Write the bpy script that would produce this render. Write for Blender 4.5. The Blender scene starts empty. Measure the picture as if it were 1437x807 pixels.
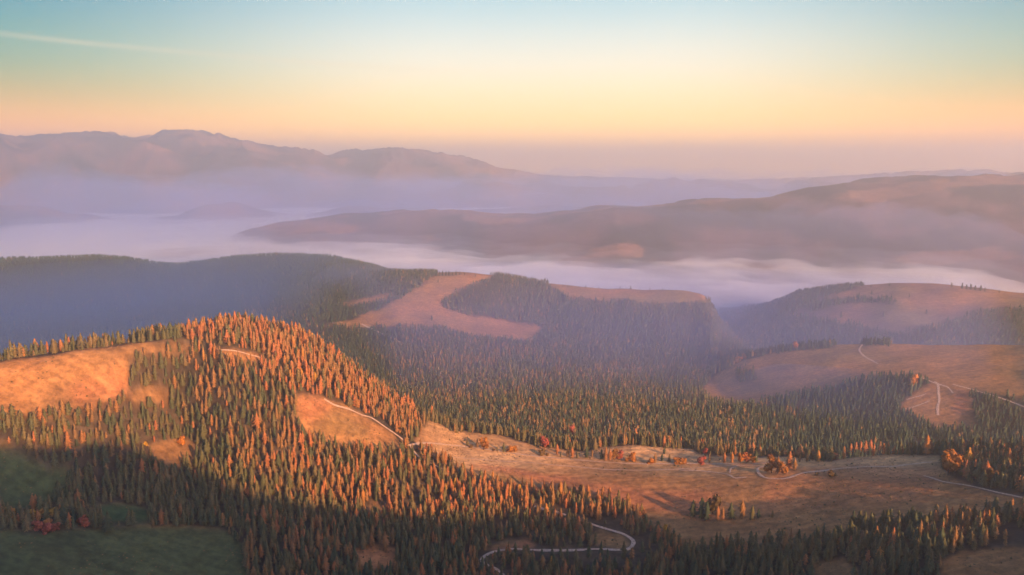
import bpy, math, random
import numpy as np

rng = np.random.default_rng(11)
random.seed(11)
scene = bpy.context.scene
COL = scene.collection

# ---------------------------------------------------------------- camera, sky, sun, exposure
F_PX, W_PX, H_PX = 1050.0, 1437.0, 807.0
PITCH = math.atan((403.5 - 225.0) / F_PX)          # the camera looks down from a drone
Z0 = 640.0                                          # camera height above the valley datum

cam_data = bpy.data.cameras.new("camera")
cam = bpy.data.objects.new("camera", cam_data)
COL.objects.link(cam)
cam.location = (0, 0, Z0)
cam.rotation_euler = (math.pi / 2 - PITCH, 0, 0)
cam_data.sensor_width = 36.0
cam_data.lens = 36.0 * F_PX / W_PX
cam_data.clip_start = 1.0
cam_data.clip_end = 300000.0
scene.camera = cam

SUN_EL, SUN_AZ = math.radians(17.0), math.radians(140.0)   # azimuth clockwise from the view axis: behind, to the right
SUN_DIR = np.array([math.sin(SUN_AZ) * math.cos(SUN_EL), math.cos(SUN_AZ) * math.cos(SUN_EL), math.sin(SUN_EL)])
sun_data = bpy.data.lights.new("sun", 'SUN')
sun_data.energy = 4.6
sun_data.angle = math.radians(0.8)
sun_data.color = (1.0, 0.52, 0.24)
sun = bpy.data.objects.new("sun", sun_data)
COL.objects.link(sun)
sun.rotation_euler = (math.pi / 2 - SUN_EL, 0, math.pi - SUN_AZ)

scene.view_settings.view_transform = 'Standard'
scene.view_settings.look = 'None'
scene.view_settings.gamma = 1.0
scene.view_settings.exposure = 1.7
scene.cycles.volume_bounces = 3
scene.cycles.max_bounces = 6
scene.cycles.diffuse_bounces = 2
scene.cycles.transparent_max_bounces = 8

world = bpy.data.worlds.new("World")
scene.world = world
world.use_nodes = True
wt = world.node_tree
wt.nodes.clear()


def N(tree, kind, **kw):
    n = tree.nodes.new(kind)
    for k, v in kw.items():
        setattr(n, k, v)
    return n


def link(tree, a, b):
    tree.links.new(a, b)


def math_node(tree, op, a, b=None, clamp=False):
    n = N(tree, 'ShaderNodeMath', operation=op, use_clamp=clamp)
    for i, v in enumerate((a, b)):
        if v is None:
            continue
        if isinstance(v, (int, float)):
            n.inputs[i].default_value = v
        else:
            link(tree, v, n.inputs[i])
    return n.outputs[0]


def ramp(tree, fac, stops, interp='EASE'):
    n = N(tree, 'ShaderNodeValToRGB')
    n.color_ramp.interpolation = interp
    el = n.color_ramp.elements
    while len(el) < len(stops):
        el.new(0.5)
    for e, (p, c) in zip(el, stops):
        e.position = p
        e.color = (*c, 1.0)
    link(tree, fac, n.inputs[0])
    return n.outputs[0]


def mix(tree, fac, a, b, mode='MIX'):
    n = N(tree, 'ShaderNodeMix', data_type='RGBA', blend_type=mode)
    for sock, v in ((n.inputs[0], fac), (n.inputs[6], a), (n.inputs[7], b)):
        if isinstance(v, (int, float)):
            sock.default_value = v
        elif isinstance(v, tuple):
            sock.default_value = (*v, 1.0)
        else:
            link(tree, v, sock)
    return n.outputs[2]


def srgb(r, g, b, k=1.0):
    f = lambda c: (c / 255 / 12.92) if c <= 10.3 else ((c / 255 + 0.055) / 1.055) ** 2.4
    return (f(r) * k, f(g) * k, f(b) * k)


sky = N(wt, 'ShaderNodeTexSky', sky_type='NISHITA')
sky.sun_disc = False
sky.sun_elevation = SUN_EL
sky.sun_rotation = SUN_AZ
sky.altitude = 900
sky.dust_density = 2.0
tc = N(wt, 'ShaderNodeTexCoord')
sep = N(wt, 'ShaderNodeSeparateXYZ')
link(wt, tc.outputs['Generated'], sep.inputs[0])
dx, dy, dz = sep.outputs
EXPK = 0.36                                           # sky radiances are for exposure +1
# dawn band: colours over the sine of the elevation, centre of the glow and away from it
hgt = math_node(wt, 'MULTIPLY', dz, 2.5, True)       # 0..1 over 0..23.6 degrees
c_mid = ramp(wt, hgt, [(0.0, srgb(255, 174, 84, EXPK * 3.0)), (0.07, srgb(255, 188, 78, EXPK * 2.6)), (0.17, srgb(255, 226, 158, EXPK * 1.35)),
                       (0.30, srgb(255, 246, 222, EXPK * 1.08)), (0.45, srgb(200, 226, 228, EXPK)), (0.62, srgb(140, 196, 218, EXPK)), (1.0, srgb(70, 120, 175, EXPK))], 'B_SPLINE')
c_edge = ramp(wt, hgt, [(0.0, srgb(248, 145, 62, EXPK * 2.4)), (0.07, srgb(250, 158, 40, EXPK * 2.4)), (0.17, srgb(212, 188, 92, EXPK)),
                        (0.28, srgb(130, 182, 150, EXPK)), (0.42, srgb(60, 155, 172, EXPK)), (0.62, srgb(45, 128, 165, EXPK)), (1.0, srgb(50, 92, 150, EXPK))], 'B_SPLINE')
az = math_node(wt, 'ARCTAN2', dx, dy)
off = math_node(wt, 'ABSOLUTE', math_node(wt, 'SUBTRACT', az, 0.05))
side = N(wt, 'ShaderNodeMapRange', interpolation_type='SMOOTHSTEP')
link(wt, off, side.inputs[0])
side.inputs[1].default_value = 0.12
side.inputs[2].default_value = 0.72
dawn = mix(wt, side.outputs[0], c_mid, c_edge)
# a long thin streak of high cloud
wave = N(wt, 'ShaderNodeTexNoise')
wave.inputs['Scale'].default_value = 7.0
wave.inputs['Detail'].default_value = 4.0
link(wt, tc.outputs['Generated'], wave.inputs['Vector'])
line = math_node(wt, 'SUBTRACT', dz, math_node(wt, 'ADD', math_node(wt, 'MULTIPLY', az, -0.0383), 0.1102))
line = math_node(wt, 'ADD', line, math_node(wt, 'MULTIPLY', math_node(wt, 'SUBTRACT', wave.outputs[0], 0.5), 0.004))
line = math_node(wt, 'DIVIDE', line, 0.0030)
gauss = math_node(wt, 'EXPONENT', math_node(wt, 'MULTIPLY', math_node(wt, 'MULTIPLY', line, line), -1.0))
far_l = N(wt, 'ShaderNodeMapRange', interpolation_type='SMOOTHSTEP')
link(wt, az, far_l.inputs[0])
far_l.inputs[1].default_value = 0.12
far_l.inputs[2].default_value = -0.40
far_l.inputs[3].default_value = 0.0
far_l.inputs[4].default_value = 0.36
streak = math_node(wt, 'MULTIPLY', math_node(wt, 'MULTIPLY', gauss, far_l.outputs[0]), math_node(wt, 'MULTIPLY', wave.outputs[0], 1.5), True)
dawn = mix(wt, streak, dawn, srgb(250, 226, 190, EXPK))
# the glow of dawn lies in front; the rest of the sky is the Nishita sky
front = N(wt, 'ShaderNodeMapRange', interpolation_type='SMOOTHSTEP')
link(wt, dy, front.inputs[0])
front.inputs[1].default_value = 0.15
front.inputs[2].default_value = 0.7
low = N(wt, 'ShaderNodeMapRange', interpolation_type='SMOOTHSTEP')
link(wt, dz, low.inputs[0])
low.inputs[1].default_value = 0.5
low.inputs[2].default_value = 0.26
fac = math_node(wt, 'MULTIPLY', front.outputs[0], low.outputs[0])
nish = mix(wt, 1.0, sky.outputs[0], (0.060, 0.083, 0.135), 'MULTIPLY')
bg = N(wt, 'ShaderNodeBackground')
link(wt, mix(wt, fac, nish, dawn), bg.inputs[0])
bg.inputs[1].default_value = 1.0
wout = N(wt, 'ShaderNodeOutputWorld')
link(wt, bg.outputs[0], wout.inputs[0])

# ---------------------------------------------------------------- view geometry
SP, CP = math.sin(PITCH), math.cos(PITCH)


def ray(px, py):
    a = (np.asarray(px, float) - 718.5) / F_PX
    b = (403.5 - np.asarray(py, float)) / F_PX
    X, Y, Z = a, CP + b * SP, -SP + b * CP
    return np.arctan2(X, Y), Z / np.hypot(X, Y)


def project(x, y, z):
    z = z - Z0
    d = y * CP - z * SP
    u = y * SP + z * CP
    d = np.where(d < 1, 1, d)
    return 718.5 + F_PX * x / d, 403.5 - F_PX * u / d, d


def hash2(ix, iy, seed):
    h = (ix * 374761393 + iy * 668265263 + seed * 1442695041) & 0xFFFFFFFF
    h = ((h ^ (h >> 13)) * 1274126177) & 0xFFFFFFFF
    return ((h ^ (h >> 16)) & 0xFFFFFF) / float(0xFFFFFF)


def vnoise(x, y, seed=0):
    ix, iy = np.floor(x).astype(np.int64), np.floor(y).astype(np.int64)
    fx, fy = x - ix, y - iy
    fx, fy = fx * fx * fx * (fx * (fx * 6 - 15) + 10), fy * fy * fy * (fy * (fy * 6 - 15) + 10)
    a, b = hash2(ix, iy, seed), hash2(ix + 1, iy, seed)
    c, d = hash2(ix, iy + 1, seed), hash2(ix + 1, iy + 1, seed)
    return (a + (b - a) * fx) * (1 - fy) + (c + (d - c) * fx) * fy


def fbm(x, y, scale, octaves=4, seed=0):
    out, amp, tot = 0.0, 1.0, 0.0
    for o in range(octaves):
        out = out + amp * (vnoise(x / scale + 17.3 * o, y / scale - 9.1 * o, seed + o) * 2 - 1)
        tot += amp
        amp *= 0.5
        scale *= 0.5
    return out / tot


def inside(px, py, poly):
    res = np.zeros(np.shape(px), bool)
    n = len(poly)
    for i in range(n):
        x0, y0 = poly[i]
        x1, y1 = poly[(i + 1) % n]
        if y0 == y1:
            continue
        c = ((y0 > py) != (y1 > py)) & (px < (x1 - x0) * (py - y0) / (y1 - y0) + x0)
        res ^= c
    return res


# ---------------------------------------------------------------- terrain profile: crest and slope lines of the real relief
# ('p', [(column, row, ground distance)...]) a line on the ground seen in the photograph;
# ('z', [(column, height, ground distance)...]) a line that hides behind a nearer crest (height relative to the camera)
CURVES = [
    ('z', [(-150, -400, 260), (1590, -400, 260)]),
    ('z', [(-150, -436, 560), (700, -440, 560), (1590, -440, 560)]),
    ('p', [(-150, 807, 740), (300, 807, 735), (600, 807, 722), (900, 807, 722), (1590, 807, 728)]),
    ('p', [(-150, 700, 850), (150, 700, 872), (260, 700, 872), (360, 700, 838), (480, 700, 848), (700, 712, 850), (900, 712, 852), (1100, 722, 842), (1590, 712, 852)]),
    ('p', [(-150, 615, 925), (90, 612, 918), (180, 615, 940), (262, 618, 975), (318, 620, 925), (400, 620, 900), (480, 628, 918), (560, 648, 908),
           (640, 658, 915), (800, 672, 918), (950, 672, 925), (1150, 682, 905), (1350, 680, 905), (1590, 672, 915)]),
    ('p', [(-150, 552, 972), (90, 550, 965), (180, 548, 985), (255, 545, 1025), (318, 535, 985), (400, 545, 972), (450, 556, 985), (500, 578, 985), (545, 602, 978), (590, 622, 972),
           (640, 632, 985), (700, 638, 982), (800, 648, 980), (900, 655, 975), (1000, 661, 965), (1150, 666, 952), (1300, 660, 965), (1590, 655, 970)]),
    ('p', [(-150, 530, 1010), (0, 508, 1015), (100, 494, 1022), (180, 483, 1030), (260, 473, 1062), (330, 459, 1090), (390, 466, 1115), (440, 482, 1130), (490, 515, 1125), (540, 556, 1085),
           (580, 582, 1070), (610, 592, 1060), (650, 607, 1050), (700, 612, 1055), (760, 627, 1040), (820, 632, 1040), (900, 627, 1050), (1000, 637, 1040), (1080, 640, 1040), (1160, 647, 1025), (1250, 638, 1040), (1320, 638, 1040), (1590, 635, 1045)]),
    ('z', [(-150, -345, 1200), (0, -335, 1210), (180, -310, 1220), (330, -300, 1250), (440, -375, 1270), (540, -425, 1190), (600, -458, 1180), (700, -468, 1190), (900, -475, 1190), (1100, -480, 1180), (1300, -478, 1180), (1590, -470, 1180)]),
    ('z', [(-150, -500, 1560), (180, -490, 1580), (330, -480, 1600), (440, -492, 1560), (540, -512, 1460), (620, -506, 1390), (900, -508, 1390), (1100, -512, 1390), (1300, -512, 1390), (1590, -505, 1390)]),
    ('z', [(-150, -560, 2000), (180, -560, 2000), (330, -600, 2150), (420, -572, 2000), (500, -566, 1950), (620, -556, 1820), (900, -560, 1800), (1000, -552, 1760), (1100, -540, 1680), (1300, -524, 1620), (1590, -520, 1620)]),
    ('z', [(-150, -600, 2700), (200, -600, 2700), (370, -612, 2450), (480, -575, 2330), (620, -562, 2250), (760, -585, 2250), (900, -597, 2260), (980, -585, 2150), (1010, 552, 1900), (1100, 546, 1830), (1200, 526, 1850), (1300, 522, 1850), (1400, 540, 1800), (1590, 552, 1800)]),
    ('z', [(-150, -600, 3100), (200, -600, 3100), (370, -585, 2700), (440, -540, 2620), (500, 450, 2520), (560, 446, 2480), (620, 446, 2470), (700, 462, 2440), (760, 468, 2440), (900, -562, 2500), (980, -590, 2380), (1010, 520, 2080), (1050, 503, 2090), (1100, 493, 2100), (1180, 484, 2100), (1300, 482, 2100), (1437, 482, 2100), (1590, 482, 2100)]),
    ('z', [(-150, -580, 3500), (200, -580, 3500), (370, -588, 2950), (400, 431, 2900), (450, 417, 2880), (500, 404, 2850), (560, 391, 2830), (610, 386, 2830), (650, 385, 2830), (700, 391, 2830), (760, 400, 2830), (820, 403, 2830), (900, 405, 2820), (960, 407, 2800), (990, 414, 2780), (1015, -580, 2700), (1060, -600, 2400), (1180, -575, 2330), (1300, -568, 2320), (1590, -568, 2320)]),
    ('z', [(-150, 370, 4000), (0, 368, 4000), (60, 366, 4000), (150, 364, 4000), (190, 367, 4000), (215, 372, 4000), (250, 374, 4000), (300, 368, 4000), (340, 363, 4000), (400, 361, 3960), (470, 363, 3900), (520, 372, 3850), (545, 380, 3800), (570, -610, 3750), (620, -650, 3600),
           (760, -660, 3300), (960, -650, 3150), (1010, -648, 3000), (1050, 455, 2780), (1090, 433, 2860), (1120, 418, 2900), (1160, 409, 2930), (1200, 404, 2960), (1260, 399, 2960), (1320, 400, 2980), (1380, 407, 2980), (1437, 413, 2980), (1590, 420, 2980)]),
    ('z', [(-150, -658, 5000), (400, -656, 4900), (620, -664, 4600), (760, -664, 4300), (1000, -656, 3700), (1200, -668, 3600), (1590, -664, 3600)]),
    ('z', [(-150, -680, 6200), (200, -680, 6200), (330, -662, 6000), (430, -650, 5700), (560, -640, 5500), (650, -640, 5150), (760, -640, 4700), (860, -645, 4450), (1000, -652, 4500), (1100, -652, 4550), (1300, -650, 4500), (1590, -648, 4400)]),
    ('p', [(-150, 360, 6700), (0, 360, 6700), (200, 356, 6700), (300, 344, 6600), (335, 329, 6600), (390, 314, 6500), (440, 306, 6500), (560, 297, 6500), (630, 300, 6400), (690, 303, 6200), (760, 302, 6000), (800, 295, 6000), (860, 282, 6000), (950, 283, 6200), (1000, 278, 6400), (1100, 264, 6700), (1180, 258, 6800), (1250, 254, 6900), (1310, 247, 7000), (1437, 247, 7200), (1590, 245, 7200)]),
    ('z', [(-150, -665, 8000), (700, -655, 8000), (1000, -600, 8000), (1590, -600, 8000)]),
    ('p', [(-150, 290, 8700), (0, 288, 8700), (60, 289, 8700), (110, 298, 8700), (150, 306, 8700), (200, 308, 8700), (250, 300, 8600), (290, 286, 8500), (330, 284, 8500), (380, 296, 8500), (420, 302, 8500), (500, 290, 8600), (560, 292, 8700), (650, 296, 8700), (800, 288, 8700), (1000, 285, 8800), (1437, 280, 8800), (1590, 280, 8800)]),
    ('z', [(-150, -655, 9600), (400, -655, 9600), (700, -650, 9400), (1000, -600, 9400), (1590, -600, 9400)]),
    ('p', [(-150, 262, 10600), (0, 264, 10600), (150, 262, 10600), (300, 268, 10600), (480, 277, 10600), (560, 270, 10600), (630, 266, 10600), (660, 259, 10600), (710, 259, 10600), (750, 268, 10600), (850, 268, 10800), (900, 262, 10900), (940, 252, 11000), (980, 257, 11000), (1060, 262, 11000), (1200, 262, 11000), (1590, 262, 11000)]),
    ('p', [(-150, 190, 12600), (0, 191, 12500), (30, 201, 12500), (90, 203, 12500), (200, 206, 12500), (225, 201, 12600), (330, 222, 12800), (420, 232, 12800), (520, 240, 12800), (660, 256, 12800), (900, 264, 13000), (1200, 256, 13000), (1437, 246, 13000), (1590, 246, 13000)]),
    ('p', [(-150, 185, 14500), (0, 200, 14500), (60, 195, 14500), (100, 190, 14500), (132, 185, 14500), (158, 187, 14500), (180, 194, 14500), (212, 189, 14500), (240, 185, 14500), (272, 183, 14500), (300, 191, 14500), (340, 202, 14500), (380, 209, 14500), (430, 213, 14500), (480, 209, 14500), (520, 212, 14500),
           (560, 210, 14500), (600, 214, 14500), (650, 222, 14500), (690, 237, 14500), (760, 252, 14500), (1000, 260, 14500), (1200, 252, 14500), (1330, 243, 14500), (1437, 241, 14500), (1590, 241, 14500)]),
    ('z', [(-150, -500, 19000), (1590, -500, 19000)]),
    ('z', [(-150, -560, 24000), (1590, -560, 24000)]),
]


def grid_axes():
    dense = np.radians(np.arange(-42.0, 42.0001, 0.115))
    coarse = np.radians(np.arange(44.0, 180.001, 2.0))
    th = np.concatenate([-coarse[::-1], dense, coarse])
    r = [20.0]
    while r[-1] < 24000:
        s = r[-1]
        r.append(s + (s * 0.06 if s < 500 else (s * 0.0046 if s < 4200 else s * 0.0075)))
    r[-1] = 24000.0
    return th, np.array(r)


TH, RR = grid_axes()


def curve_at(kind, pts):
    pts = np.array(pts, float)
    far = np.maximum(pts[:, 2] - 9000, 0)
    pts[:, 2] = np.where(pts[:, 2] < 16000, pts[:, 2] - far * 0.5, pts[:, 2])
    row = np.where(pts[:, 1] < 0, 420.0, pts[:, 1])                 # a negative value is a height, a positive one a row of the photo
    a, t = ray(pts[:, 0], row)
    z = np.where(pts[:, 1] < 0, pts[:, 1], t * pts[:, 2])
    mid_z, mid_r = 0.5 * (z[0] + z[-1]), 0.5 * (pts[0, 2] + pts[-1, 2])
    a = np.concatenate([[-math.pi], a, [math.pi]])
    z = np.concatenate([[mid_z], z, [mid_z]])
    r = np.concatenate([[mid_r], pts[:, 2], [mid_r]])
    sig = math.radians(0.5 if pts[:, 2].min() < 2000 else 0.28)
    k = np.linspace(-2.2, 2.2, 15)
    w = np.exp(-0.5 * k * k)
    w /= w.sum()
    q = np.clip(TH[:, None] + sig * k[None, :], -math.pi, math.pi)
    return np.interp(q, a, z) @ w, np.interp(q, a, r) @ w


def build_heights():
    zs, rs = zip(*[curve_at(k, p) for k, p in CURVES])
    zk, rk = np.array(zs).T, np.array(rs).T
    for j in range(1, rk.shape[1]):
        rk[:, j] = np.maximum(rk[:, j], rk[:, j - 1] + 30)
    H = np.empty((len(TH), len(RR)))
    for i in range(len(TH)):
        x, y = rk[i], zk[i]
        h = np.diff(x)
        d = np.diff(y) / h
        m = np.zeros(len(x))
        w1, w2 = 2 * h[1:] + h[:-1], h[1:] + 2 * h[:-1]
        ok = d[:-1] * d[1:] > 0
        m[1:-1][ok] = ((w1 + w2)[ok]) / (w1[ok] / d[:-1][ok] + w2[ok] / d[1:][ok])
        q = np.clip(RR, x[0], x[-1])
        j = np.clip(np.searchsorted(x, q, side='right') - 1, 0, len(h) - 1)
        t = (q - x[j]) / h[j]
        H[i] = ((1 + 2 * t) * (1 - t) ** 2 * y[j] + t * (1 - t) ** 2 * h[j] * m[j] + t * t * (3 - 2 * t) * y[j + 1] + t * t * (t - 1) * h[j] * m[j + 1])
    return H


H = build_heights()
TT, RG = np.meshgrid(TH, RR, indexing='ij')
GX, GY = RG * np.sin(TT), RG * np.cos(TT)
# natural roughness: gullies and shoulders growing with distance
amp_far = np.clip((RG - 3300) / 3500, 0, 1)
ridged = 1 - np.abs(fbm(GX + 160 * fbm(GX, GY, 500, 3, 44), GY, 1150, 6, 40)) * 2.4
rough = 1 + 1.3 * np.clip((RG - 9000) / 1500, 0, 1)
H += amp_far * (1 - np.clip((RG - 12500) / 3000, 0, 1)) * np.clip((H + 660) / 260, 0, 1) * (ridged * 66 - 36) * rough
H += fbm(GX, GY, 420, 4, 3) * np.clip((RG - 1200) / 900, 0, 1) * 13 * (1 - 0.3 * amp_far)
H += fbm(GX, GY, 620, 5, 13) * 34 * np.clip((RG - 4100) / 500, 0, 1) * np.clip((9000 - RG) / 1000, 0, 1)
H += fbm(GX, GY, 70, 3, 8) * np.clip(RG / 900, 0, 1) * 1.6

# an unseen ridge added behind the camera, shaped to cast the valley's shadow line
SA = np.array([math.sin(SUN_AZ), math.cos(SUN_AZ)])           # ground direction towards the sun
SB = np.array([math.cos(SUN_AZ), -math.sin(SUN_AZ)])          # across it
TERMINATOR = [(-140, 500, 1000), (0, 528, 985), (60, 578, 948), (170, 630, 922), (260, 655, 910), (350, 700, 840), (450, 716, 830), (600, 728, 826), (720, 728, 835),
              (850, 722, 845), (950, 730, 836), (1060, 744, 815), (1180, 735, 822), (1280, 722, 838), (1360, 704, 868), (1480, 690, 890)]
a_, t_ = ray([p[0] for p in TERMINATOR], [p[1] for p in TERMINATOR])
r_ = np.array([p[2] for p in TERMINATOR], float)
P = np.stack([r_ * np.sin(a_), r_ * np.cos(a_)], 1)
pu, pv, pz = P @ SB, P @ SA, r_ * t_
o = np.argsort(pu)
pu, pv, pz = pu[o], pv[o], pz[o]
GU, GV = GX * SB[0] + GY * SB[1], GX * SA[0] + GY * SA[1]
SHADE_RIDGE_D = 1000.0
cv = np.interp(GU, pu, pv) + SHADE_RIDGE_D
cv = np.where(GU > pu[-1], pv[-1] + SHADE_RIDGE_D, cv)
ch = np.interp(GU, pu, pz) + SHADE_RIDGE_D * math.tan(SUN_EL) + 2 + np.interp(GU, [-260, -80], [0, 14])
px_g, py_g, _d = project(GX, GY, H + Z0)
in_view = (np.abs(TT) < math.radians(36.5)) & (RG > 640)
fall = np.exp(-((GV - cv) / 210.0) ** 2)
span = np.clip((GU - pu[0] + 500) / 400, 0, 1) * np.clip((pu[-1] + 700 - GU) / 400, 0, 1)
edge = np.clip((np.abs(TT) - math.radians(36.5)) / math.radians(6), 0, 1)
near = np.clip((640 - RG) / 60, 0, 1)
allow = np.maximum(edge, near)
sight = np.where(np.abs(TT) < math.radians(55), -0.62 * RG - 8, -12.0)        # stay below the drone's view
H_shade_ridge = np.minimum(H + (np.minimum(ch + 4 * fbm(GX, GY, 60, 2, 5), -12) - H) * fall * span * allow, np.maximum(sight, H))
H = np.maximum(H, H_shade_ridge)
# an unseen hill added on the sunny side to shade the far valley
hx, hy = 1150.0, 900.0
H += edge * 75 * np.exp(-((GX - hx) ** 2 + (GY - hy) ** 2) / 330.0 ** 2)
H = np.where(H > 380, 380 + 130 * np.tanh((H - 380) / 130), H)
H += Z0


def height(x, y):
    t, r = np.arctan2(x, y), np.hypot(x, y)
    i = np.clip(np.searchsorted(TH, t) - 1, 0, len(TH) - 2)
    j = np.clip(np.searchsorted(RR, r) - 1, 0, len(RR) - 2)
    u = np.clip((t - TH[i]) / (TH[i + 1] - TH[i]), 0, 1)
    v = np.clip((r - RR[j]) / (RR[j + 1] - RR[j]), 0, 1)
    return (H[i, j] * (1 - u) + H[i + 1, j] * u) * (1 - v) + (H[i, j + 1] * (1 - u) + H[i + 1, j + 1] * u) * v


def ground_at(px, py, rmin=650.0):
    """world point where the line of sight through a photo point first meets the ground beyond rmin"""
    a, t = ray(px, py)
    rs = np.arange(rmin, 16000, 4.0 if rmin < 3000 else 15.0)
    z = height(rs * math.sin(a), rs * math.cos(a)) - Z0
    hit = np.nonzero(z >= rs * t)[0]
    r = rs[hit[0]] if len(hit) else rs[-1]
    x, y = r * math.sin(a), r * math.cos(a)
    return float(x), float(y), float(height(np.array([x]), np.array([y]))[0])


# ---------------------------------------------------------------- land cover
CLEAR = {
    'ridge_meadow': [(-90, 532), (0, 508), (100, 493), (180, 481), (260, 483), (282, 489), (235, 494), (181, 500), (178, 555), (165, 566), (100, 578), (40, 584), (-90, 580)],
    'track_meadow': [(292, 489), (330, 492), (378, 503), (372, 508), (335, 510), (300, 499)],
    'spur_meadow': [(412, 562), (424, 553), (445, 555), (478, 566), (522, 588), (548, 604), (572, 618), (556, 636), (520, 632), (470, 626), (432, 618), (416, 590)],
    'saddle': [(584, 618), (592, 602), (604, 589), (640, 606), (700, 611), (760, 627), (820, 634), (850, 627), (900, 625), (942, 629), (976, 630), (980, 637), (1000, 638), (1060, 641), (1110, 641), (1160, 648), (1200, 639), (1320, 638),
               (1322, 655), (1330, 668), (1390, 690), (1460, 704), (1460, 722), (1350, 720), (1290, 726), (1230, 734), (1150, 754), (1060, 766), (960, 768), (925, 748), (905, 724), (860, 702), (780, 688), (700, 676), (665, 668), (640, 656), (610, 640)],
    'far_strip': [(1385, 628), (1460, 626), (1460, 634), (1390, 634)],
    'gully_glade': [(208, 626), (250, 614), (284, 626), (274, 648), (238, 660), (212, 646)],
    'side_glade': [(170, 556), (205, 545), (240, 548), (238, 566), (200, 570)],
    'west_glade': [(-90, 612), (10, 622), (40, 640), (62, 655), (98, 655), (92, 692), (60, 712), (-90, 718)],
    'pale_field': [(122, 714), (150, 706), (185, 707), (214, 716), (208, 734), (150, 734)],
    'low_field': [(-90, 733), (60, 748), (110, 742), (170, 738), (270, 738), (318, 745), (345, 770), (352, 840), (-90, 840)],
    'rust_glade': [(492, 772), (520, 764), (558, 770), (556, 790), (530, 800), (500, 798)],
    'upper_glade': [(516, 704), (548, 706), (550, 724), (522, 726)],
    'loop_glade': [(838, 742), (868, 748), (886, 762), (868, 770), (840, 766), (828, 754)],
    'bend_glade': [(676, 772), (700, 760), (740, 754), (752, 768), (706, 774)],
    'corner_field': [(1322, 786), (1350, 772), (1470, 766), (1470, 840), (1322, 840)],
    'gap_field': [(1140, 790), (1185, 782), (1205, 800), (1190, 830), (1140, 830)],
    'east_gap': [(905, 706), (935, 712), (940, 735), (905, 740)],
    'hill_meadow': [(452, 458), (500, 446), (535, 434), (572, 412), (590, 402), (616, 380), (668, 380), (700, 388), (664, 398), (640, 410), (616, 427), (625, 433), (665, 443), (715, 450), (762, 459), (744, 480), (700, 482), (660, 474), (626, 460), (580, 458), (520, 460)],
    'hill_strip': [(472, 428), (528, 416), (552, 411), (545, 420), (500, 430)],
    'crest_meadow': [(756, 392), (860, 394), (1000, 398), (1004, 420), (960, 427), (900, 426), (880, 420), (850, 425), (800, 417)],
    'plateau': [(985, 550), (1000, 528), (1040, 507), (1082, 496), (1168, 488), (1182, 478), (1470, 478), (1470, 566), (1400, 556), (1340, 538), (1290, 530), (1240, 528), (1216, 531), (1180, 540), (1130, 552), (1090, 561), (1040, 570), (1000, 566)],
    'far_pasture': [(1105, 441), (1150, 418), (1190, 408), (1240, 390), (1330, 390), (1470, 400), (1470, 446), (1400, 462), (1320, 470), (1250, 466), (1180, 452)],
    'scar': [(1262, 572), (1296, 540), (1322, 530), (1362, 546), (1366, 596), (1318, 602)],
}
RED = [(((95, 545), (150, 528), (182, 522), (180, 552), (110, 566)), 1.0), (((415, 560), (445, 556), (470, 570), (430, 596)), 0.8), (((640, 648), (800, 668), (930, 690), (1010, 690), (1000, 730), (900, 712)), 0.9),
       (((1090, 655), (1320, 655), (1310, 700), (1060, 720)), 0.55), (((490, 764), (560, 770), (550, 800), (495, 800)), 1.0), (((676, 772), (740, 754), (752, 768)), 0.9), (((1340, 548), (1364, 550), (1360, 584), (1340, 580)), 0.9)]
GREEN = [(((-90, 600), (100, 650), (92, 692), (60, 722), (-90, 730)), 0.9), (((120, 712), (150, 704), (185, 704), (216, 716), (208, 736), (150, 736)), 1.0), (((-90, 740), (345, 740), (352, 840), (-90, 840)), 0.85), (((425, 605), (470, 575), (520, 600), (520, 618)), 0.25)]
px_g, py_g, dep_g = project(GX, GY, H)
FRONT = np.abs(TT) < math.radians(41.9)
jx = px_g + fbm(GX, GY, 45, 3, 71) * 5
jy = py_g + fbm(GX, GY, 45, 3, 72) * 3
NEAR_R = {'hill_meadow': (2350, 3100), 'hill_strip': (2350, 3100), 'crest_meadow': (2350, 3000), 'plateau': (1450, 2250), 'far_pasture': (2350, 3200), 'scar': (1300, 1900), 'far_strip': (1150, 1400)}


WOODED = [([(1120, 428), (1190, 418), (1260, 422), (1255, 427), (1190, 426), (1140, 438)], 2350, 3200),
          ([(1340, 452), (1370, 436), (1470, 432), (1470, 480), (1250, 470)], 2350, 3200), ([(1030, 524), (1060, 520), (1062, 534), (1034, 538)], 1450, 2250), ([(1205, 482), (1250, 480), (1250, 484), (1205, 486)], 1450, 2250)]


def cover(px, py, r):
    m = np.zeros(np.shape(px), bool)
    for k, poly in CLEAR.items():
        lo, hi = NEAR_R.get(k, (640, 1170))
        m |= inside(px, py, poly) & (r > lo) & (r < hi)
    for poly, lo, hi in WOODED:
        m &= ~(inside(px, py, poly) & (r > lo) & (r < hi))
    return m


mead = (cover(jx, jy, RG) & FRONT).astype(float)
# open pastures scattered over the far hills
far_open = np.clip((fbm(GX * 0.6, GY * 1.3, 520, 5, 90) - 0.20) / 0.08, 0, 1) * np.clip((RG - 4200) / 600, 0, 1)
red, green = np.zeros_like(mead), np.zeros_like(mead)
for poly, w in RED:
    red = np.maximum(red, w * inside(jx, jy, poly) * (RG < 2000))
for poly, w in GREEN:
    green = np.maximum(green, w * inside(jx, jy, poly) * (RG < 1100))


def blur(a, n=2):
    for _ in range(n):
        b = a.copy()
        b[1:-1, 1:-1] = (a[1:-1, 1:-1] * 2 + a[:-2, 1:-1] + a[2:, 1:-1] + a[1:-1, :-2] + a[1:-1, 2:]) / 6
        a = b
    return a


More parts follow.
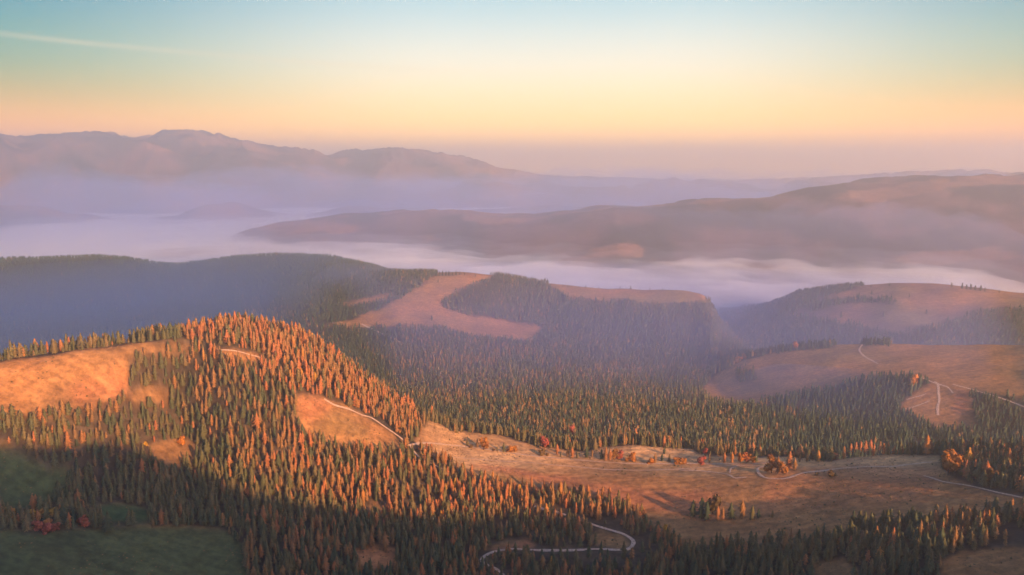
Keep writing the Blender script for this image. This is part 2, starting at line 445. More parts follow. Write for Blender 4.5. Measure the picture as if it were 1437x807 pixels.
mead, red, green = blur(mead, 2), blur(red, 7), blur(green, 6)
patch = np.clip(fbm(GX, GY, 120, 4, 21) * 1.2 + 0.5, 0, 1)
L = lambda a, b, t: a + (np.array(b) - a) * t[..., None]
straw = L(np.full(GX.shape + (3,), (0.285, 0.132, 0.043)), (0.225, 0.118, 0.043), patch)
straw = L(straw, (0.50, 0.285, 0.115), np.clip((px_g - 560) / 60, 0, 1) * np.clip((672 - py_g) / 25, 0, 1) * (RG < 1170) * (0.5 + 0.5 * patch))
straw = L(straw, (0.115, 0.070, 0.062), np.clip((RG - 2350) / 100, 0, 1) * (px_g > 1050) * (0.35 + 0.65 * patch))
straw = L(straw, (0.14, 0.115, 0.045), 0.55 * np.clip(fbm(GX, GY, 210, 4, 24) * 2 - 0.1, 0, 1))
straw = L(straw, (0.37, 0.130, 0.055), red * (0.35 + 0.4 * patch))
straw = L(straw, (0.046, 0.074, 0.025), green)
wood = L(np.full(GX.shape + (3,), (0.042, 0.034, 0.022)), (0.075, 0.052, 0.03), patch)
farwood = L(np.full(GX.shape + (3,), (0.026, 0.030, 0.042)), (0.095, 0.060, 0.068), np.clip(fbm(GX, GY, 420, 6, 33) * 2.6 + 0.4, 0, 1))  # autumn woods, with blue haze and fold shading put into their tints
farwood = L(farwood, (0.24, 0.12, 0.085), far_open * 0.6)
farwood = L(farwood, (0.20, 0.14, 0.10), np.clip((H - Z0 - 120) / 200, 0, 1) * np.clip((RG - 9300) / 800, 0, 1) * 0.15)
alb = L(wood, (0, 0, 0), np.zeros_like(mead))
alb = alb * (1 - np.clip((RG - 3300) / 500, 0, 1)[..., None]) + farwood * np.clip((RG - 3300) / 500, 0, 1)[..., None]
left_shade = np.clip((560 - px_g) / 80, 0, 1) * np.clip((RG - 1800) / 200, 0, 1) * np.clip((5000 - RG) / 200, 0, 1)
alb = L(alb, (0.022, 0.030, 0.030), left_shade * 0.85)  # shade of the left hill and valley put into the ground colour
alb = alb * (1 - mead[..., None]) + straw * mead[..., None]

# ---------------------------------------------------------------- mesh helpers
def mesh_from(name, verts, faces_flat, counts, smooth=False):
    me = bpy.data.meshes.new(name)
    me.vertices.add(len(verts))
    me.vertices.foreach_set('co', np.ascontiguousarray(verts, np.float32).ravel())
    me.loops.add(len(faces_flat))
    me.loops.foreach_set('vertex_index', np.ascontiguousarray(faces_flat, np.int32))
    me.polygons.add(len(counts))
    starts = np.concatenate([[0], np.cumsum(counts)[:-1]]).astype(np.int32)
    me.polygons.foreach_set('loop_start', starts)
    if smooth:
        me.polygons.foreach_set('use_smooth', np.ones(len(counts), bool))
    me.update(calc_edges=True)
    return me


def add_obj(name, me, mat=None, parent=None, **props):
    ob = bpy.data.objects.new(name, me)
    COL.objects.link(ob)
    if mat is not None and me is not None and not me.materials:
        me.materials.append(mat)
    if parent is not None:
        ob.parent = parent
    for k, v in props.items():
        ob[k] = v
    return ob


def tag(ob, label, category, group=None):
    ob['label'] = label
    ob['category'] = category
    if group:
        ob['group'] = group
    return ob


def new_mat(name):
    m = bpy.data.materials.new(name)
    m.use_nodes = True
    t = m.node_tree
    t.nodes.clear()
    out = N(t, 'ShaderNodeOutputMaterial')
    p = N(t, 'ShaderNodeBsdfPrincipled')
    p.inputs['Roughness'].default_value = 0.95
    p.inputs['Specular IOR Level'].default_value = 0.08
    link(t, p.outputs[0], out.inputs[0])
    return m, t, p


def noise(t, scale, detail=4.0, coord='Object', rough=0.6):
    c = N(t, 'ShaderNodeTexCoord')
    n = N(t, 'ShaderNodeTexNoise')
    n.inputs['Scale'].default_value = scale
    n.inputs['Detail'].default_value = detail
    n.inputs['Roughness'].default_value = rough
    link(t, c.outputs[coord], n.inputs['Vector'])
    return n.outputs[0]


# ground: albedo of the land cover, broken up by grass tussocks, mown strips and far woodland texture
m_ground, t, p = new_mat('ground_cover')
at = N(t, 'ShaderNodeAttribute', attribute_name='albedo')
n1, n2 = noise(t, 0.11, 6, rough=0.7), noise(t, 0.018, 5)
k1 = ramp(t, n1, [(0.3, (0.62, 0.62, 0.62)), (0.7, (1.32, 1.3, 1.25))])
k2 = ramp(t, n2, [(0.3, (0.78, 0.8, 0.84)), (0.7, (1.18, 1.16, 1.1))])
cs = N(t, 'ShaderNodeTexCoord')
mp = N(t, 'ShaderNodeMapping')
mp.inputs['Rotation'].default_value = (0, 0, 0.9)
mp.inputs['Scale'].default_value = (0.012, 0.16, 0.05)
link(t, cs.outputs['Object'], mp.inputs[0])
st = N(t, 'ShaderNodeTexNoise')
st.inputs['Scale'].default_value = 1.0
st.inputs['Detail'].default_value = 5.0
link(t, mp.outputs[0], st.inputs['Vector'])
k3 = ramp(t, st.outputs[0], [(0.35, (0.88, 0.87, 0.86)), (0.65, (1.10, 1.10, 1.08))])
link(t, mix(t, 1.0, mix(t, 1.0, mix(t, 1.0, at.outputs[0], k1, 'MULTIPLY'), k2, 'MULTIPLY'), k3, 'MULTIPLY'), p.inputs['Base Color'])
bmp = N(t, 'ShaderNodeBump')
bmp.inputs['Strength'].default_value = 0.5
bmp.inputs['Distance'].default_value = 4.0
link(t, noise(t, 0.06, 7, rough=0.7), bmp.inputs['Height'])
link(t, bmp.outputs[0], p.inputs['Normal'])

nt, nr = H.shape
idx = np.arange(nt * nr).reshape(nt, nr)
a, b, c, d = idx[:-1, :-1].ravel(), idx[1:, :-1].ravel(), idx[1:, 1:].ravel(), idx[:-1, 1:].ravel()
quads = np.stack([a, b, c, d], 1)
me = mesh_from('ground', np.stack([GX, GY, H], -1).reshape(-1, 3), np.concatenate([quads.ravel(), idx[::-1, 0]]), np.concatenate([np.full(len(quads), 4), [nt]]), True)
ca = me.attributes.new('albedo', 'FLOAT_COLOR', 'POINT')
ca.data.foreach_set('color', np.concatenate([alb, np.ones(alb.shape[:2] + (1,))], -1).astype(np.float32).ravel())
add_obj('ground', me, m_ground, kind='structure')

# ---------------------------------------------------------------- air: even haze, and the fog sea lying in the valleys
def volume_mat(name, color, density, aniso):
    m = bpy.data.materials.new(name)
    m.use_nodes = True
    t = m.node_tree
    t.nodes.clear()
    out = N(t, 'ShaderNodeOutputMaterial')
    v = N(t, 'ShaderNodeVolumePrincipled')
    v.inputs['Color'].default_value = (*color, 1)
    v.inputs['Density'].default_value = density
    v.inputs['Anisotropy'].default_value = aniso
    link(t, v.outputs[0], out.inputs['Volume'])
    return m


def box_mesh(name, lo, hi):
    v = [(x, y, z) for z in (lo[2], hi[2]) for y in (lo[1], hi[1]) for x in (lo[0], hi[0])]
    f = [0, 2, 3, 1, 4, 5, 7, 6, 0, 1, 5, 4, 2, 6, 7, 3, 0, 4, 6, 2, 1, 3, 7, 5]
    return mesh_from(name, np.array(v, float), f, [4] * 6)


TOP = max(float(H.max()), Z0) + 20
m_haze = volume_mat('haze_air', (1.0, 0.92, 0.77), 1.2e-4, 0.68)
add_obj('haze', box_mesh('haze', (-80000, -80000, float(H.min()) - 1), (80000, 80000, TOP)), m_haze, kind='stuff')

FOG_Z = Z0 - 620


def lens(name, near_line, r_out, top, bottom, waves, soft, mat, power=1.6, climb=55, ends=24.0, soft_out=None):
    """a bank of fog: a closed body with a gently heaving top that thins out towards its shores"""
    az_f, _ = ray([p[0] for p in near_line], [420] * len(near_line))
    r_in = np.array([p[1] for p in near_line], float)
    tf = np.linspace(az_f[0], az_f[-1], 220)
    ri = np.interp(tf, az_f, r_in)
    sf = np.linspace(0, 1, 150) ** power
    RF = ri[:, None] + (r_out - ri[:, None]) * sf[None, :]
    TF = np.repeat(tf[:, None], len(sf), 1)
    FX, FY = RF * np.sin(TF), RF * np.cos(TF)
    ss = lambda v: np.clip(v, 0, 1) ** 2 * (3 - 2 * np.clip(v, 0, 1))
    rise = ss((RF - ri[:, None]) / soft) * ss((r_out - RF) / (soft_out or 2 * soft))
    ar = np.arange(220)
    lift = climb * np.clip((RF - 6000) / 3500, 0, 1)
    rise = rise * ss(ar / ends)[:, None] * ss((219 - ar) / ends)[:, None]
    FZ = bottom + 6 + rise * (top - bottom - 6 + lift + waves * fbm(FX, FY, 800, 4, 60) + 0.5 * waves * fbm(FX, FY, 170, 3, 61))
    FZ = np.maximum(FZ, bottom + 2)
    ft, fr = FX.shape
    fi = np.arange(ft * fr).reshape(ft, fr)
    top_v = np.stack([FX, FY, FZ], -1).reshape(-1, 3)
    bot_v = top_v.copy()
    bot_v[:, 2] = bottom
    bi = fi + ft * fr
    tq = np.stack([fi[:-1, :-1], fi[:-1, 1:], fi[1:, 1:], fi[1:, :-1]], -1).reshape(-1, 4)
    bq = np.stack([bi[:-1, :-1], bi[1:, :-1], bi[1:, 1:], bi[:-1, 1:]], -1).reshape(-1, 4)
    sides = []
    for e in (fi[:, 0], fi[-1, :], fi[::-1, -1], fi[0, ::-1]):
        sides.append(np.stack([e[:-1], e[1:], e[1:] + ft * fr, e[:-1] + ft * fr], -1))
    fq = np.concatenate([tq, bq] + sides)[:, ::-1]
    return add_obj(name, mesh_from(name, np.concatenate([top_v, bot_v]), fq.ravel(), np.full(len(fq), 4)), mat, kind='stuff')


lens('fog', [(-170, 4350), (100, 4350), (300, 4350), (480, 4200), (560, 3700), (600, 3200), (740, 3150), (900, 3080), (1000, 3000), (1040, 2780), (1100, 3060), (1200, 3250), (1330, 3350), (1600, 3350)],
     10000, FOG_Z + 4, FOG_Z - 75, 34, 420, volume_mat('valley_fog', (0.99, 1.0, 0.95), 0.0045, 0.2))
# thin mist hanging over the fog sea and up the gorge
lens('mist', [(-170, 4300), (480, 4150), (560, 3500), (620, 3050), (760, 2950), (860, 2700), (900, 2350), (950, 2050), (1010, 2000), (1060, 2400), (1120, 3000), (1250, 3150), (1600, 3150)],
     9800, FOG_Z + 62, FOG_Z - 70, 40, 700, volume_mat('thin_mist', (0.86, 0.93, 0.98), 0.0006, 0.5), 1.3)
# blue morning air filling the basin, and paler air under the far mountains
lens('mist', [(-170, 3600), (330, 3500), (470, 2400), (560, 1350), (640, 1190), (1600, 1190)], 3700, FOG_Z + 215, FOG_Z - 80, 12, 700, volume_mat('basin_mist', (0.34, 0.49, 0.96), 0.00060, 0.3), 1.3, 0, 24.0, 700)
lens('mist', [(-170, 5600), (500, 4700), (1600, 4200)], 13500, FOG_Z + 300, FOG_Z - 80, 150, 900, volume_mat('far_mist', (0.46, 0.62, 1.0), 0.00034, 0.4), 1.2, 200, 24.0, 4200)
# mist in two valleys, coloured deep blue to carry their shade
lens('mist', [(-700, 1700), (-170, 1650), (200, 1650), (330, 1750), (440, 1950), (520, 2250), (680, 2700)],
     4150, FOG_Z + 170, FOG_Z - 60, 8, 900, volume_mat('shade_blue_mist', (0.10, 0.34, 0.78), 0.00080, 0.3), 1.2, 0, 60.0, 260)
lens('mist', [(900, 1650), (1060, 1330), (1150, 1260), (1300, 1240), (1600, 1240)],
     2500, FOG_Z + 165, FOG_Z - 40, 14, 520, volume_mat('shade_wood_mist', (0.17, 0.36, 0.76), 0.00062, 0.3), 1.2, 0, 80.0, 800)
# ---------------------------------------------------------------- tree shapes
def crown_mesh(kind, seed, tiers, points):
    """a conifer crown one unit tall: whorls of drooping, unevenly long branches around a leader, narrowing upwards"""
    g = np.random.default_rng(seed)
    V, Fc = [], []
    base = 0.07 if kind == 'spruce' else 0.12
    lean = g.normal(0, 0.012, 2)
    for k in range(tiers):
        q = (k + 0.15 * g.uniform(-1, 1)) / tiers
        z = base + (1 - base) * q
        if kind == 'spruce':
            rad = 0.215 * (1 - q) ** 0.82 * (0.62 + 0.38 * min(1, q * 5 + 0.4)) + 0.012
        else:
            rad = 0.165 * (math.sin(math.pi * min(1, q * 0.82 + 0.2)) ** 0.8) * (1 - 0.35 * q) + 0.014
        rad *= g.uniform(0.74, 1.2)
        up = (1 - base) / tiers * (1.9 if kind == 'spruce' else 1.7)
        top = min(1.0, z + up)
        ph = g.uniform(0, 6.28)
        i0 = len(V)
        V.append((lean[0] * top, lean[1] * top, top))
        n = points * 2
        for j in range(n):
            aa = ph + j * 2 * math.pi / n + g.uniform(-0.14, 0.14)
            rr = rad * ((1.05 if j % 2 == 0 else 0.45) * g.uniform(0.62, 1.36))
            zz = z - (0.03 if j % 2 == 0 else -0.016) * g.uniform(0.4, 1.6) * (1.3 - q)
            V.append((rr * math.cos(aa) + lean[0] * z, rr * math.sin(aa) + lean[1] * z, zz))
        for j in range(n):
            Fc.append((i0, i0 + 1 + j, i0 + 1 + (j + 1) % n))
    return np.array(V), np.array(Fc)


def leafy_mesh(seed, n_leaf=700, flat=1.0, size=0.06):
    """a broadleaf crown: leaf clumps spread through uneven lobes, with gaps"""
    g = np.random.default_rng(seed)
    lobes = [(0, 0, 0.46, 0.30)] + [(g.uniform(-.2, .2), g.uniform(-.2, .2), g.uniform(0.16, 0.78), g.uniform(0.13, 0.23)) for _ in range(8)]
    V, Fc = [], []
    for _ in range(n_leaf):
        lx, ly, lz, lr = lobes[g.integers(len(lobes))]
        d = g.normal(size=3)
        d /= np.linalg.norm(d)
        c = np.array((lx, ly, lz)) + d * lr * g.uniform(0.55, 1.05)
        c[2] = max(0.08, c[2])
        u = np.cross(d, g.normal(size=3))
        u /= np.linalg.norm(u)
        w = np.cross(d, u) * 0.8 + d * g.uniform(-.5, .5)
        s = size * g.uniform(0.5, 1.2)
        i0 = len(V)
        V += [c - u * s, c + w * s, c + u * s, c - w * s]
        Fc += [(i0, i0 + 1, i0 + 2), (i0, i0 + 2, i0 + 3)]
    V = np.array(V)
    V[:, 2] *= flat
    return V, np.array(Fc)


def trunk_mesh(radius, top, limbs=5, seed=0):
    g = np.random.default_rng(seed)
    V, Fc = [], []

    def tube(p0, p1, r0, r1, n=6):
        p0, p1 = np.array(p0, float), np.array(p1, float)
        ax = (p1 - p0) / np.linalg.norm(p1 - p0)
        u = np.cross(ax, (0.31, 0.95, 0.05))
        u /= np.linalg.norm(u)
        w = np.cross(ax, u)
        i0 = len(V)
        for pp, rr in ((p0, r0), (p1, r1)):
            for j in range(n):
                V.append(pp + rr * (math.cos(j * 6.2832 / n) * u + math.sin(j * 6.2832 / n) * w))
        for j in range(n):
            k = (j + 1) % n
            Fc.append((i0 + j, i0 + k, i0 + n + k))
            Fc.append((i0 + j, i0 + n + k, i0 + n + j))

    tube((0, 0, -0.06), (0, 0, 0.3), radius * 1.15, radius * 0.8)
    tube((0, 0, 0.3), (0, 0, top), radius * 0.8, radius * 0.18)
    for k in range(limbs):
        z = 0.18 + 0.55 * k / max(1, limbs)
        aa = g.uniform(0, 6.28)
        ln = 0.13 * (1 - z) + 0.02
        tube((0, 0, z), (ln * math.cos(aa), ln * math.sin(aa), z + 0.03), radius * 0.3, radius * 0.1, 4)
    return np.array(V), np.array(Fc)


SPRUCE_NEAR = [crown_mesh('spruce', s, 9, 7) for s in range(6)]
LARCH_NEAR = [crown_mesh('larch', 50 + s, 9, 7) for s in range(6)]
SPRUCE_MID = [crown_mesh('spruce', 100 + s, 6, 4) for s in range(5)]
LARCH_MID = [crown_mesh('larch', 150 + s, 6, 4) for s in range(5)]
SPRUCE_FAR = [crown_mesh('spruce', 200 + s, 3, 3) for s in range(4)]
LARCH_FAR = [crown_mesh('larch', 250 + s, 3, 3) for s in range(4)]


def foliage_mat(name, stops):
    m, t, p = new_mat(name)
    at = N(t, 'ShaderNodeAttribute', attribute_name='tint')
    col = ramp(t, at.outputs['Fac'], stops, 'LINEAR')
    spray = ramp(t, noise(t, 0.8, 3), [(0.3, (0.6, 0.6, 0.6)), (0.7, (1.35, 1.35, 1.3))])
    link(t, mix(t, 1.0, col, spray, 'MULTIPLY'), p.inputs['Base Color'])
    return m


SPRUCE_STOPS = [(0.0, (0.032, 0.052, 0.032)), (0.3, (0.058, 0.070, 0.032)), (0.6, (0.105, 0.092, 0.036)), (1.0, (0.160, 0.105, 0.042))]
LARCH_STOPS = [(0.0, (0.170, 0.100, 0.040)), (0.3, (0.230, 0.122, 0.042)), (0.6, (0.305, 0.118, 0.040)), (0.85, (0.320, 0.112, 0.042)), (1.0, (0.380, 0.200, 0.034))]
m_spruce, m_larch = foliage_mat('spruce_needles', SPRUCE_STOPS), foliage_mat('larch_needles', LARCH_STOPS)
m_leaf = foliage_mat('autumn_leaves', [(0.0, (0.10, 0.075, 0.03)), (0.25, (0.26, 0.115, 0.03)), (0.5, (0.42, 0.15, 0.025)), (0.75, (0.30, 0.070, 0.050)), (1.0, (0.46, 0.26, 0.03))])
m_bark, t, p = new_mat('bark')
link(t, ramp(t, noise(t, 2.0), [(0.3, (0.07, 0.05, 0.035)), (0.7, (0.15, 0.11, 0.08))]), p.inputs['Base Color'])

# ---------------------------------------------------------------- where the trees stand
HAND = []            # keep-out discs of the trees placed one by one


def scatter(r0, r1, s, az_lim, seed):
    g = np.random.default_rng(seed)
    lim = r1 * math.sin(math.radians(az_lim))
    xs, ys = np.arange(-lim, lim, s), np.arange(r0 * math.cos(math.radians(az_lim)), r1, s)
    X, Y = np.meshgrid(xs, ys)
    X = X.ravel() + g.uniform(-.48, .48, X.size) * s
    Y = Y.ravel() + g.uniform(-.48, .48, Y.size) * s
    r = np.hypot(X, Y)
    k = (r > r0) & (r < r1) & (np.abs(np.arctan2(X, Y)) < math.radians(az_lim))
    return X[k], Y[k], g


ROADS = {
    'meadow_road': (4.2, [(455, 563), (470, 569), (490, 577), (508, 584), (522, 589), (540, 600), (556, 612), (566, 618), (575, 625), (590, 624), (612, 624), (640, 626), (665, 630), (700, 634), (740, 640), (790, 645), (850, 650), (900, 652), (960, 652), (1010, 651.5), (1060, 651.5), (1085, 649)]),
    'lower_meadow_track': (3.0, [(575, 625), (583, 624.5), (603, 631), (625, 641), (645, 644), (690, 647), (740, 650), (800, 656), (860, 660), (920, 661), (965, 659), (1000, 656), (1040, 654.5), (1075, 655)]),
    'gravel_loop': (4.2, [(955, 661), (985, 662), (1015, 665), (1030, 671), (1036, 672), (1048, 671)]),
    'gravel_turn': (3.2, [(1024, 664), (1026, 658), (1036, 654.5)]),
    'east_road': (4.6, [(1075, 655), (1064, 658), (1065, 665), (1073, 671), (1090, 673.5), (1105, 672), (1125, 666), (1150, 662.5), (1180, 658), (1215, 656), (1250, 655.5), (1270, 653), (1308, 649)]),
    'forest_spur_track': (3.4, [(575, 625), (580, 634), (590, 644), (603, 652), (622, 661)]),
    'hairpin_road': (4.6, [(750, 712), (765, 716), (785, 722), (805, 729), (830, 737), (850, 743), (872, 750), (884, 757), (889, 764), (884, 770), (870, 773), (840, 774), (800, 774), (760, 773), (720, 773), (695, 776), (681, 781), (676, 787), (682, 794), (696, 801), (708, 810)]),
    'corner_track': (3.0, [(1296, 668), (1320, 676), (1350, 682), (1385, 690), (1440, 702), (1490, 712)]),
    'ridge_track': (2.4, [(296, 491), (310, 493), (340, 497), (370, 504)]),
    'back_track': (3.6, [(1170, 643), (1195, 641), (1225, 639), (1250, 637)]),
    'plateau_track': (6.0, [(1210, 484), (1206, 492), (1212, 500), (1224, 507), (1232, 511)]),
    'sandy_gully': (6.5, [(1311, 536), (1316, 541), (1317, 552), (1318, 562), (1316, 572), (1316, 584)]),
    'logging_track': (4.0, [(1272, 561), (1290, 557), (1300, 554)]),
    'lower_logging_track': (4.0, [(1268, 575), (1285, 571), (1305, 564)]),
    'upper_logging_track': (4.5, [(1295, 531), (1307, 537), (1318, 540), (1330, 545), (1337, 552)]),
    'contour_track': (3.6, [(1337, 540), (1360, 546), (1390, 556), (1437, 572)]),
    'hill_track': (7.0, [(508, 455), (530, 466), (556, 478), (580, 486), (603, 492)]),
}
road_pts = {}
for name, (wd, pts) in ROADS.items():
    rmin = {'plateau_track': 1700, 'sandy_gully': 1380, 'logging_track': 1380, 'lower_logging_track': 1380, 'upper_logging_track': 1400, 'contour_track': 1380, 'hill_track': 1900}.get(name, 650)
    q = np.array([ground_at(x, y, rmin)[:2] for x, y in pts])
    # smooth (Catmull-Rom) at about 3 m steps
    ext = np.vstack([2 * q[0] - q[1], q, 2 * q[-1] - q[-2]])
    out = []
    for i in range(1, len(ext) - 2):
        n = max(2, int(np.linalg.norm(ext[i + 1] - ext[i]) / 3))
        tt = np.linspace(0, 1, n, endpoint=False)[:, None]
        p0, p1, p2, p3 = ext[i - 1], ext[i], ext[i + 1], ext[i + 2]
        out.append(0.5 * (2 * p1 + (p2 - p0) * tt + (2 * p0 - 5 * p1 + 4 * p2 - p3) * tt ** 2 + (3 * p1 - p0 - 3 * p2 + p3) * tt ** 3))
    out.append(q[-1:])
    road_pts[name] = np.vstack(out)
ROAD_ALL = np.vstack([v[::2] for v in road_pts.values()])


def off_road(x, y, d):
    keep = np.ones(len(x), bool)
    for i in range(0, len(ROAD_ALL), 1):
        keep &= (x - ROAD_ALL[i, 0]) ** 2 + (y - ROAD_ALL[i, 1]) ** 2 > d * d
    return keep


